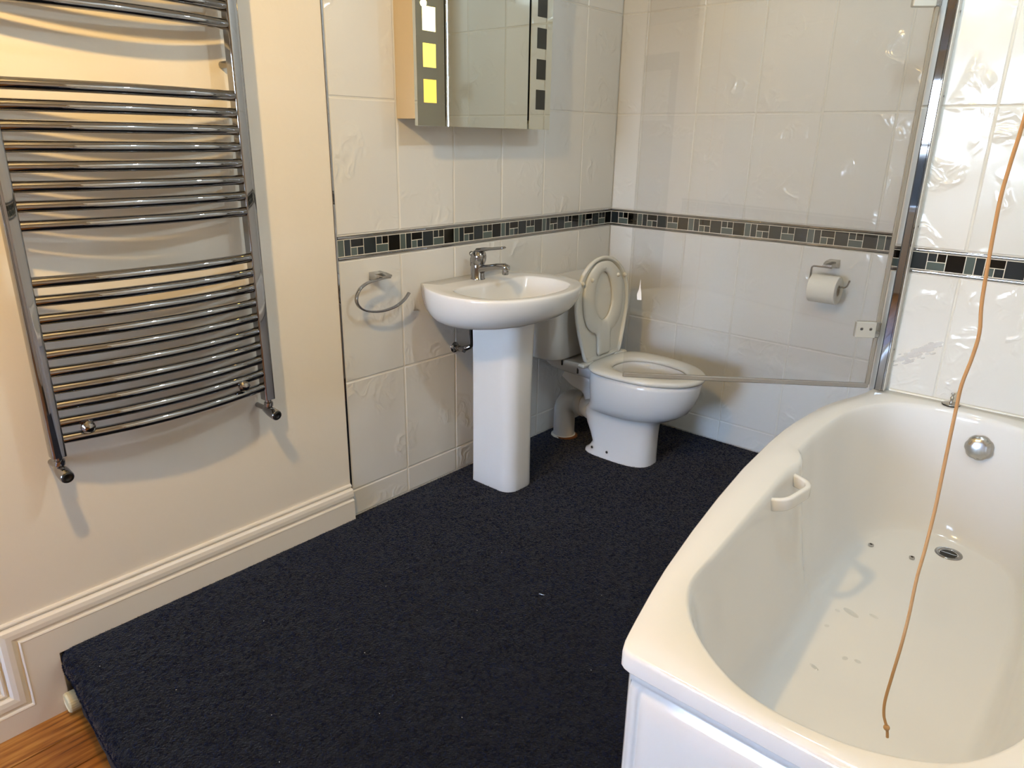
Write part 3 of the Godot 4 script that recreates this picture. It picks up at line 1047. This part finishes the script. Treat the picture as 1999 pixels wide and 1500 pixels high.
# ------------------------------------------------------------------ toilet
func toilet() -> void:
	var zc := 0.42
	var t := thing("toilet", "white close coupled toilet with its lid up in the corner", "toilet", Vector3(0, 0, zc))
	var st := begin()
	var rings := []
	for s in [[0.0, 0.248, 0.556, 0.092], [0.010, 0.250, 0.556, 0.091], [0.024, 0.268, 0.556, 0.086], [0.05, 0.282, 0.556, 0.083], [0.09, 0.265, 0.557, 0.081], [0.13, 0.245, 0.558, 0.081], [0.17, 0.232, 0.561, 0.083], [0.194, 0.232, 0.570, 0.088], [0.203, 0.240, 0.592, 0.100], [0.213, 0.246, 0.618, 0.116], [0.231, 0.25, 0.650, 0.133], [0.255, 0.252, 0.682, 0.150], [0.295, 0.25, 0.705, 0.164], [0.335, 0.25, 0.718, 0.173], [0.37, 0.25, 0.724, 0.178], [0.388, 0.25, 0.724, 0.178]]:
		rings.append(ring(egg(s[1], s[2], s[3], 0, 72, 0.5, 2.0 if s[0] > 0.2 else 2.7, lerpf(4.0, 2.15, smoothstep(0.15, 0.24, s[0]))), s[0]))
	for s in [[0.390, 0.36, 0.66, 0.12], [0.36, 0.35, 0.67, 0.125], [0.30, 0.36, 0.64, 0.11], [0.24, 0.38, 0.58, 0.08], [0.20, 0.42, 0.52, 0.04]]:
		rings.append(ring(egg(s[1], s[2], s[3], 0, 72, 0.5, 2.0, 2.2), s[0]))
	loft_to(st, rings, [], true, true)
	# shelf that carries the cistern, brackets and the outlet horn
	var sh := []
	for s in [[0.320, 0.20, 0.31, 0.06], [0.335, 0.12, 0.31, 0.085], [0.352, 0.06, 0.31, 0.105], [0.375, 0.045, 0.315, 0.118], [0.392, 0.04, 0.32, 0.122], [0.398, 0.045, 0.32, 0.118]]:
		sh.append(ring(rrect(s[1], s[2], -s[3], s[3], 0.035), s[0]))
	loft_to(st, sh, [], true, true)
	for sz in [-1.0, 1.0]:
		sweep_to(st, [Vector3(0.14, 0.335, 0.06 * sz), Vector3(0.19, 0.305, 0.06 * sz), Vector3(0.24, 0.29, 0.055 * sz), Vector3(0.262, 0.27, 0.05 * sz), Vector3(0.272, 0.24, 0.045 * sz)], rect2(0.03, 0.075, 0.010), Vector3(0, 1, 0.05))
	sweep_to(st, [Vector3(0.33, 0.155, 0), Vector3(0.27, 0.168, 0), Vector3(0.22, 0.176, 0), Vector3(0.175, 0.180, 0)], circle2(0.05, 24), Vector3.UP, true, [1.5, 1.2, 1.06, 1.0])
	part(t, "pan", fin(st), M.ceramic)
	for x in [0.306, 0.383]:
		var fs := part(t, "floor_screw", cyl(0.0062, 0.003, 0.001, 16), M.satin, Vector3(x, 0.030, 0.0815 if x < 0.35 else 0.0838), Vector3(82, 0, 0))
		part(fs, "screw_hole", cyl(0.003, 0.0006, 0.0002, 10), M.dark, Vector3(0, 0.0027, 0))
	# cistern
	var cr := []
	for s in [[0.402, 0.010, 0.165, 0.18], [0.406, 0.006, 0.178, 0.20], [0.416, 0.003, 0.186, 0.211], [0.50, 0.003, 0.190, 0.215], [0.695, 0.003, 0.196, 0.221]]:
		cr.append(ring(rrect2(s[1], s[2], -s[3], s[3], 0.008, 0.055, 8), s[0]))
	part(t, "cistern", loft(cr, [], true, true), M.ceramic)
	var cl := []
	for s in [[0.694, 0.003, 0.200, 0.225], [0.698, 0.002, 0.204, 0.229], [0.712, 0.002, 0.204, 0.229], [0.719, 0.003, 0.200, 0.225], [0.7215, 0.008, 0.188, 0.213]]:
		cl.append(ring(rrect2(s[1], s[2], -s[3], s[3], 0.008, 0.055, 8), s[0]))
	part(t, "cistern_lid", loft(cl, [], true, true), M.ceramic)
	for q in [[0.16, 0.375, 0.125], [0.235, 0.352, 0.115]]:
		part(t, "bolt", cyl(0.004, 0.03, 0.0008, 10), M.dark, Vector3(q[0], q[1], q[2]))
	# seat
	var oo := egg(0.285, 0.736, 0.187, 0, 96, 0.42, 2.0, 3.6)
	var ii := egg(0.355, 0.662, 0.118, 0, 96, 0.45, 2.0, 2.3)
	var md := lerp_outline(oo, ii, 0.5)
	var sr := [ring(ii, 0.3925), ring(md, 0.3905), ring(lerp_outline(oo, ii, 0.06), 0.3915), ring(oo, 0.398), ring(oo, 0.404), ring(lerp_outline(oo, ii, 0.05), 0.410), ring(lerp_outline(oo, ii, 0.16), 0.4135), ring(md, 0.4155), ring(lerp_outline(oo, ii, 0.85), 0.412), ring(lerp_outline(oo, ii, 0.97), 0.406), ring(ii, 0.40), ring(ii, 0.3925)]
	part(t, "seat", loft(sr), M.plastic)
	for z in [-0.062, 0.062]:
		part(t, "hinge_post", cyl(0.012, 0.045, 0.003, 16), M.plastic, Vector3(0.268, 0.413, z - 0.0225), Vector3(90, 0, 0))
	part(t, "hinge_bar", bbox(Vector3(0.034, 0.016, 0.085), 0.005), M.plastic, Vector3(0.280, 0.403, 0.12))
	part(t, "hinge_bar", bbox(Vector3(0.034, 0.016, 0.085), 0.005), M.plastic, Vector3(0.280, 0.403, -0.12))
	# raised lid with the small inset child seat
	var lid := Node3D.new()
	lid.name = "lid"
	t.add_child(lid)
	lid.position = Vector3(0.270, 0.412, 0)
	lid.rotation_degrees = Vector3(0, 0, 93.5)
	var lh := [[0.418, 0.0], [0.411, 0.05], [0.392, 0.095], [0.355, 0.142], [0.305, 0.174], [0.245, 0.187], [0.185, 0.184], [0.125, 0.170], [0.07, 0.152], [0.025, 0.136], [0.004, 0.126], [-0.006, 0.112], [-0.008, 0.06]]
	var lp := []
	for q in lh:
		lp.append(Vector2(q[0], q[1]))
	for i in range(lh.size() - 1, 0, -1):
		lp.append(Vector2(lh[i][0], -lh[i][1]))
	var lo := around(catmull(lp, 5), Vector2(0.2, 0), 120)
	var l_in := PackedVector2Array()
	var l_dish := PackedVector2Array()
	for q in lo:
		var dv := (q - Vector2(0.2, 0)).normalized()
		l_in.append(q - dv * 0.010)
		l_dish.append(q - dv * 0.019)
	var lr := [ring(l_dish, -0.0045), ring(l_dish, -0.005), ring(l_in, -0.013), ring(lerp_outline(lo, l_in, 0.5), -0.0145), ring(lo, -0.012), ring(lo, 0.0), ring(lerp_outline(lo, l_in, 0.6), 0.004), ring(l_dish, 0.006)]
	part(lid, "lid_panel", loft(lr, [2], true, true), M.plastic)
	var cp := [Vector2(0.397, 0.0), Vector2(0.388, 0.055), Vector2(0.345, 0.110), Vector2(0.285, 0.138), Vector2(0.215, 0.138), Vector2(0.155, 0.120), Vector2(0.122, 0.088), Vector2(0.108, 0.060), Vector2(0.09, 0.046), Vector2(0.05, 0.043), Vector2(0.012, 0.042), Vector2(0.010, 0.0)]
	var full := cp.duplicate()
	for i in range(cp.size() - 2, 0, -1):
		full.append(Vector2(cp[i].x, -cp[i].y))
	var co := around(catmull(full, 5), Vector2(0.25, 0), 160)
	var ch := around(egg(0.158, 0.355, 0.062, 0, 64, 0.45, 2.0, 2.0), Vector2(0.25, 0), 160)
	var kr := [ring(ch, -0.006), ring(co, -0.006), ring(co, -0.014), ring(lerp_outline(co, ch, 0.06), -0.0175), ring(lerp_outline(co, ch, 0.5), -0.0195), ring(lerp_outline(co, ch, 0.92), -0.0165), ring(ch, -0.012), ring(ch, -0.006)]
	kr.reverse()
	part(lid, "child_seat", loft(kr), M.plastic)
	for q in [[0.325, 0.150, -0.015], [0.325, -0.150, -0.015], [0.332, 0.092, -0.020], [0.332, -0.092, -0.020]]:
		part(lid, "bumper", ball(0.0085, 9), M.plastic, Vector3(q[0], q[2], q[1]))
	part(lid, "button", lathe([Vector2(0.009, 0), Vector2(0.009, 0.0012), Vector2(0.0005, 0.0016)], 20), M.plastic, Vector3(0.372, -0.0175, 0.0), Vector3(180, 0, 0))
	# pan connector
	var p := thing("soil_pipe", "white plastic soil pipe bend behind the toilet pan", "pipe", Vector3(0.088, 0, zc - 0.005))
	var path := [Vector3(0, 0.002, 0)]
	for i in 13:
		var a := PI / 2 * i / 12.0
		path.append(Vector3(0.062 - 0.062 * cos(a), 0.118 + 0.062 * sin(a), 0))
	path.append(Vector3(0.085, 0.180, 0))
	part(p, "bend", sweep(path, circle2(0.0475, 28), Vector3(0, 0, 1)), M.pipe)
	part(p, "collar", lathe([Vector2(0.050, 0), Vector2(0.060, 0.004), Vector2(0.061, 0.034), Vector2(0.058, 0.038), Vector2(0.052, 0.038), Vector2(0.0515, 0.02)], 32), M.pipe, Vector3(0.078, 0.180, 0), Vector3(0, 0, -90))
	part(p, "floor_flange", lathe([Vector2(0.058, 0.0), Vector2(0.057, 0.004), Vector2(0.049, 0.006)], 28), M.plastic)
	part(p, "rusty_ring", lathe([Vector2(0.052, 0.0005), Vector2(0.052, 0.005), Vector2(0.040, 0.005)], 28), M.rust, Vector3(0.016, 0.0, 0.004))

# ------------------------------------------------------------------ towel radiator
func radiator() -> void:
	var t := thing("towel_radiator", "chrome ladder towel radiator with bowed bars on the cream wall", "radiator", Vector3(0, 0, 0))
	var zr := 1.841
	var zl := 2.393
	var xc := 0.066
	for z in [zr, zl]:
		part(t, "upright", sweep([Vector3(xc, 0.543, z), Vector3(xc, 1.86, z)], rect2(0.032, 0.034, 0.0065, 4), Vector3(1, 0, 0)), M.chrome)
	var ys := []
	for i in 10:
		ys.append(0.583 + 0.0413 * i)
	for i in 8:
		ys.append(1.077 + 0.0409 * i)
	for i in 6:
		ys.append(1.527 + 0.0405 * i)
	var path := []
	for i in 25:
		var f := float(i) / 24
		var s := 2.0 * f - 1.0
		path.append(Vector3(xc + 0.002 + 0.036 * (1.0 - s * s), 0, lerpf(zr + 0.014, zl - 0.014, f)))
	var bar := sweep(path, circle2(0.0127, 20))
	for y in ys:
		part(t, "bar", bar, M.chrome, Vector3(0, y, 0))
	var hex := lathe([Vector2(0.007, -0.03), Vector2(0.007, 0.008), Vector2(0.0145, 0.009), Vector2(0.016, 0.012), Vector2(0.016, 0.020), Vector2(0.011, 0.026), Vector2(0.0005, 0.030)], 8, [3, 4, 5])
	for q in [[0.606, 2.327], [0.610, 1.927]]:
		var x: float = xc + 0.015 + 0.036 * (1.0 - pow((q[1] - 2.117) / 0.262, 2.0)) * 0.8
		part(t, "bracket_knob", hex, M.chrome, Vector3(x - 0.012, q[0], q[1]), Vector3(0, 0, -90))
	for z in [zr, zl]:
		part(t, "wall_bracket", cyl(0.009, xc, 0.001, 14), M.chrome, Vector3(0.0002, 1.44, z), Vector3(0, 0, -90))
	# valves below the uprights
	var names := [["radiator_valve", "chrome radiator valve under the right foot of the towel radiator", zr], ["radiator_valve", "chrome radiator valve under the left foot of the towel radiator", zl]]
	for q in names:
		var v := thing(q[0], q[1], "valve", Vector3(xc, 0.505, q[2]), "valves under the towel radiator")
		part(v, "union_nut", cyl(0.0135, 0.014, 0.0015, 8), M.chrome, Vector3(0, 0.014, 0))
		part(v, "tail", cyl(0.0095, 0.040, 0.001, 16), M.chrome, Vector3(0, -0.002, 0))
		part(v, "body", lathe([Vector2(0.009, -0.022), Vector2(0.012, -0.018), Vector2(0.014, 0.0), Vector2(0.0155, 0.012), Vector2(0.0155, 0.040), Vector2(0.014, 0.042)], 22), M.chrome, Vector3(0, 0, 0), Vector3(0, 0, -97))
		part(v, "cap", lathe([Vector2(0.0125, 0), Vector2(0.0125, 0.0015), Vector2(0.006, 0.002), Vector2(0.0055, 0.0005), Vector2(0.0005, 0.0008)], 20), M.dark, Vector3(0.0415, -0.005, 0), Vector3(0, 0, -97))
		part(v, "wall_tail", sweep([Vector3(-xc + 0.0004, 0.002, 0), Vector3(-0.018, 0.002, 0)], circle2(0.0075, 14)), M.chrome)

# ------------------------------------------------------------------ mirror cabinet
func cabinet() -> void:
	var t := thing("mirror_cabinet", "mirror fronted bathroom cabinet with lit square panels above the basin", "cabinet", Vector3(0, 1.306, 0.945))
	var y1 := 0.70
	box_part(t, "carcass", Vector3(0.0, 0.021, -0.312), Vector3(0.090, y1 - 0.02, 0.319), M.cabinet, 0.001)
	var dx0 := 0.098
	var dx1 := 0.112
	var spec := [[0.2115, 0.3285, "door_panel"], [-0.196, 0.207, "mirror_door"], [-0.3265, -0.206, "door_panel"]]
	for s in spec:
		var d := box_part(t, s[2], Vector3(dx0, 0.0, s[0]), Vector3(dx1, y1, s[1]), M.mirror, 0.0007)
		if s[2] == "door_panel":
			var lit: bool = s[0] > 0
			var zc: float = (0.2755 if lit else -0.267) - (s[0] + s[1]) / 2
			for i in 6:
				var y: float = 0.068 + 0.1015 * i + 0.034 - y1 / 2
				var m: Material = M.dark_glass
				if lit:
					m = glow([Color(1.0, 0.82, 0.36), Color(1.0, 0.86, 0.42), Color(1.0, 0.93, 0.66), Color(1.0, 0.93, 0.66), Color(1.0, 0.86, 0.42), Color(1.0, 0.82, 0.36)][i], [1.9, 2.2, 6.0, 6.0, 2.2, 1.9][i])
				part(d, "light_window" if lit else "dark_window", slab(0.053, 0.067, 0.0008, 0.0003), m, Vector3(0.0074, y, zc), Vector3(0, 90, 0))
	box_part(t, "door_backing", Vector3(0.090, 0.03, -0.318), Vector3(dx0, y1 - 0.03, 0.317), M.dark, 0.001)
	var l := OmniLight3D.new()
	l.name = "panel_light"
	l.position = Vector3(0.135, 0.35, 0.275)
	l.light_color = Color(1.0, 0.8, 0.4)
	l.light_energy = 0.02
	l.light_size = 0.0
	l.omni_range = 8.0
	l.omni_attenuation = 2.0
	l.shadow_enabled = true
	t.add_child(l)

# ------------------------------------------------------------------ small things
func small_things() -> void:
	# towel ring
	var t := thing("towel_ring", "open chrome towel ring on the tiles beside the basin", "towel ring", Vector3(0, 0, 0))
	var st := begin()
	loft_to(st, [PackedVector3Array([Vector3(0.0, 0.822, 1.404), Vector3(0.0, 0.822, 1.358), Vector3(0.0, 0.851, 1.358), Vector3(0.0, 0.851, 1.404)]),
		PackedVector3Array([Vector3(0.035, 0.830, 1.402), Vector3(0.035, 0.830, 1.358), Vector3(0.035, 0.849, 1.358), Vector3(0.035, 0.849, 1.402)]),
		PackedVector3Array([Vector3(0.062, 0.839, 1.396), Vector3(0.062, 0.839, 1.358), Vector3(0.062, 0.845, 1.358), Vector3(0.062, 0.845, 1.396)])], [0, 1], false, true)
	part(t, "bracket", fin(st), M.satin)
	var rp := []
	var zy := [[0.836, 1.359], [0.8365, 1.385], [0.834, 1.414], [0.829, 1.450], [0.816, 1.479], [0.796, 1.494], [0.774, 1.497], [0.754, 1.485], [0.740, 1.461], [0.7305, 1.42], [0.729, 1.378], [0.737, 1.333], [0.754, 1.299], [0.773, 1.279]]
	var cv := Curve3D.new()
	for i in zy.size():
		var a: Array = zy[maxi(i - 1, 0)]
		var b: Array = zy[mini(i + 1, zy.size() - 1)]
		var tg := Vector3(0, b[0] - a[0], b[1] - a[1]) / 6.0
		cv.add_point(Vector3(0.052, zy[i][0], zy[i][1]), -tg, tg)
	cv.bake_interval = 0.008
	for q in cv.get_baked_points():
		rp.append(q)
	part(t, "ring", sweep(rp, rect2(0.0065, 0.012, 0.0015), Vector3(1, 0, 0)), M.chrome)
	# toilet roll holder and roll
	var h := thing("toilet_roll_holder", "chrome toilet roll holder on the back wall tiles", "holder", Vector3(0, 0, 0))
	var hs := begin()
	loft_to(hs, [PackedVector3Array([Vector3(1.002, 0.828, 0.0), Vector3(1.040, 0.828, 0.0), Vector3(1.040, 0.860, 0.0), Vector3(1.002, 0.860, 0.0)]),
		PackedVector3Array([Vector3(1.002, 0.834, 0.05), Vector3(1.040, 0.834, 0.05), Vector3(1.040, 0.858, 0.05), Vector3(1.002, 0.858, 0.05)]),
		PackedVector3Array([Vector3(1.004, 0.842, 0.085), Vector3(1.038, 0.842, 0.085), Vector3(1.038, 0.849, 0.085), Vector3(1.004, 0.849, 0.085)])], [0, 1], false, true)
	part(h, "bracket", fin(hs), M.satin)
	part(h, "arm", sweep(bend([Vector3(1.036, 0.838, 0.074), Vector3(0.963, 0.838, 0.074), Vector3(0.963, 0.772, 0.074), Vector3(1.098, 0.772, 0.074), Vector3(1.106, 0.800, 0.074)], 0.012), rect2(0.006, 0.008, 0.0015), Vector3(0, 0.02, 1)), M.chrome)
	var r := thing("toilet_roll", "white toilet paper roll on the chrome holder", "toilet roll", Vector3(0.972, 0.757, 0.074))
	part(r, "paper", lathe([Vector2(0.021, 0.0), Vector2(0.0515, 0.0), Vector2(0.0525, 0.002), Vector2(0.0525, 0.098), Vector2(0.0515, 0.1), Vector2(0.021, 0.1)], 40, [1, 2, 3, 4]), M.paper, Vector3.ZERO, Vector3(0, 0, -90))
	part(r, "core", lathe([Vector2(0.021, 0.0), Vector2(0.021, 0.1)], 24), M.paper_core, Vector3.ZERO, Vector3(0, 0, -90))
	# pull cord
	var p := thing("pull_cord", "tan pull cord hanging down over the bath", "cord", Vector3(0, 0, 0))
	var pts := [[1.735, 2.10], [1.736, 1.9], [1.734, 1.7], [1.736, 1.5], [1.735, 1.38], [1.733, 1.307], [1.729, 1.25], [1.727, 1.197], [1.731, 1.098], [1.734, 1.054], [1.739, 1.017], [1.737, 0.978], [1.732, 0.937], [1.732, 0.896], [1.733, 0.837], [1.734, 0.785], [1.735, 0.723], [1.734, 0.652], [1.732, 0.598], [1.733, 0.528], [1.732, 0.466], [1.729, 0.399], [1.727, 0.343], [1.731, 0.311], [1.739, 0.293], [1.743, 0.273]]
	var cc := Curve3D.new()
	for i in pts.size():
		var a: Array = pts[maxi(i - 1, 0)]
		var b: Array = pts[mini(i + 1, pts.size() - 1)]
		var tg := Vector3(b[0] - a[0], b[1] - a[1], 0) / 6.0
		cc.add_point(Vector3(pts[i][0], pts[i][1], 1.65), -tg, tg)
	cc.bake_interval = 0.012
	part(p, "string", sweep(Array(cc.get_baked_points()), circle2(0.0026, 8), Vector3(0, 0, 1)), M.cord)
	part(p, "knot", ball(0.0055, 8), M.cord, Vector3(1.7385, 0.292, 1.65))
	part(p, "switch_body", lathe([Vector2(0.012, 0.0), Vector2(0.03, 0.01), Vector2(0.042, 0.022)], 28), M.plastic, Vector3(1.735, CEIL - 0.022, 1.65))
	# bath plug lying on the rim
	var g := thing("bath_plug", "chrome pop up bath plug standing on the bath rim", "plug", Vector3(1.549, 0.5135, 0.390))
	part(g, "disc", lathe([Vector2(0.021, 0), Vector2(0.024, 0.002), Vector2(0.024, 0.005), Vector2(0.019, 0.007), Vector2(0.006, 0.0075)], 28), M.satin)
	part(g, "gasket", lathe([Vector2(0.0245, 0.0015), Vector2(0.0255, 0.003), Vector2(0.0245, 0.0045)], 28), M.rubber)
	part(g, "stem", lathe([Vector2(0.006, 0.007), Vector2(0.004, 0.012), Vector2(0.004, 0.02), Vector2(0.0055, 0.021), Vector2(0.0055, 0.026), Vector2(0.0035, 0.027), Vector2(0.0035, 0.034), Vector2(0.0055, 0.035), Vector2(0.0055, 0.039), Vector2(0.0005, 0.04)], 14), M.satin)
	# loose nuts in the bath
	var nut := lathe([Vector2(0.0042, 0.0), Vector2(0.0078, 0.0), Vector2(0.0078, 0.006), Vector2(0.0042, 0.006), Vector2(0.0042, 0.0)], 6, [1, 2, 3])
	single("hex_nut", nut, M.satin, "small steel nut in the bath, further from the waste", "nut", Vector3(1.471, 0.1235, 0.704), "loose nuts in the bath")
	single("hex_nut", nut, M.satin, "small steel nut in the bath, next to the waste", "nut", Vector3(1.582, 0.1235, 0.696), "loose nuts in the bath")
	# screw and lint on the carpet
	var sc := thing("screw", "small silver screw lying on the navy carpet", "screw", Vector3(0.779, 0.004, 1.439))
	part(sc, "shank", cyl(0.0016, 0.018, 0.0004, 8), M.chrome, Vector3.ZERO, Vector3(0, 20, -90))
	part(sc, "head", cyl(0.0035, 0.002, 0.0006, 12), M.chrome, Vector3.ZERO, Vector3(0, 20, -90))
	# old pipe cap by the step
	var kn := thing("pipe_cap", "yellowed white ribbed plastic cap under the carpet edge", "cap", Vector3(0.045, -0.142, 2.456))
	var rings := []
	for s in [[0.0265, 0.0], [0.0265, 0.022], [0.024, 0.026], [0.022, 0.0262], [0.020, 0.024], [0.001, 0.024]]:
		var q := PackedVector3Array()
		for i in 96:
			var a := TAU * i / 96.0
			var rr: float = s[0] * (1.0 + (0.02 * (1 if i % 4 < 2 else -1) if s[0] > 0.025 else 0.0))
			q.append(Vector3(cos(a) * rr, sin(a) * rr, s[1]))
		rings.append(q)
	part(kn, "cap", loft(rings, [1, 2, 3, 4]), M.old_white)
	# white residue left on two tiles beside the screen post
	var sm := begin()
	sm.set_smooth_group(-1)
	for i in 90:
		var f := rng.randf()
		var mid := Vector2(lerpf(1.375, 1.475, f), lerpf(0.615, 0.690, f)) + Vector2(rng.randfn(0, 0.008), rng.randfn(0, 0.010 - 0.005 * f))
		var rad := rng.randf_range(0.0025, 0.008)
		var sides := 7
		for k in sides:
			var a0 := TAU * k / sides
			var a1 := TAU * (k + 1) / sides
			var z := STEPZ + 0.0006 + 0.000004 * i
			tri(sm, Vector3(mid.x, mid.y, z + 0.0002), Vector3(mid.x + cos(a0) * rad * 1.5, mid.y + sin(a0) * rad * 0.7 + cos(a0) * rad * 0.6, z), Vector3(mid.x + cos(a1) * rad * 1.5, mid.y + sin(a1) * rad * 0.7 + cos(a1) * rad * 0.6, z))
	single("residue_smear", fin(sm), M.chalk, "chalky white smear on the tiles right of the screen post", "smear")
	# lint on the carpet
	var li := begin()
	li.set_smooth_group(-1)
	for q in [[0.608, 1.944], [0.62, 2.22], [0.95, 1.93], [0.80, 2.05], [0.30, 2.05], [0.42, 1.72], [0.70, 1.62], [0.55, 1.35], [0.92, 1.32], [1.08, 1.60], [0.75, 2.28], [0.38, 2.33], [0.16, 2.42]]:
		var at := Vector3(q[0], 0.0048, q[1])
		var d := Vector3(rng.randf_range(-1, 1), 0, rng.randf_range(-1, 1)).normalized() * 0.0016
		tri(li, at - d, at + Vector3(d.z, 0.0008, -d.x) * 0.6, at + d)
		tri(li, at - d, at + d, at - Vector3(d.z, -0.0008, -d.x) * 0.6)
	var lint := single("lint", fin(li), M.matt_white, "tiny white flecks of lint scattered over the navy carpet", "lint")
	lint.set_meta("kind", "stuff")
	# water left in the bath
	for q in [[1.531, 1.085, 0.046, 0.010, "largest clear water patch in the middle of the bath floor"], [1.502, 1.10, 0.014, 0.006, "small water drop just left of the largest patch on the bath floor"], [1.533, 1.357, 0.026, 0.005, "thin water streak on the bath floor nearest the foot end"], [1.577, 1.277, 0.012, 0.008, "round water drop near the foot end of the bath floor"], [1.603, 1.268, 0.016, 0.006, "oval water drop nearest the hanging cord on the bath floor"], [1.503, 1.183, 0.011, 0.007, "lone small water drop towards the handle side of the bath floor"], [1.58, 1.06, 0.024, 0.006, "oblong water drop right of the largest patch on the bath floor"]]:
		var d := lathe([Vector2(1.0, 0.0), Vector2(0.93, 0.35), Vector2(0.7, 0.75), Vector2(0.35, 0.95), Vector2(0.001, 1.0)], 24)
		var o := single("water_drop", d, M.water, q[4], "water drop", Vector3(q[0], 0.1216, q[1]), "water drops on the bath floor")
		o.scale = Vector3(q[2] * 0.5, 0.0016, q[3])
		o.rotation_degrees.y = 30.0 + q[0] * 200.0
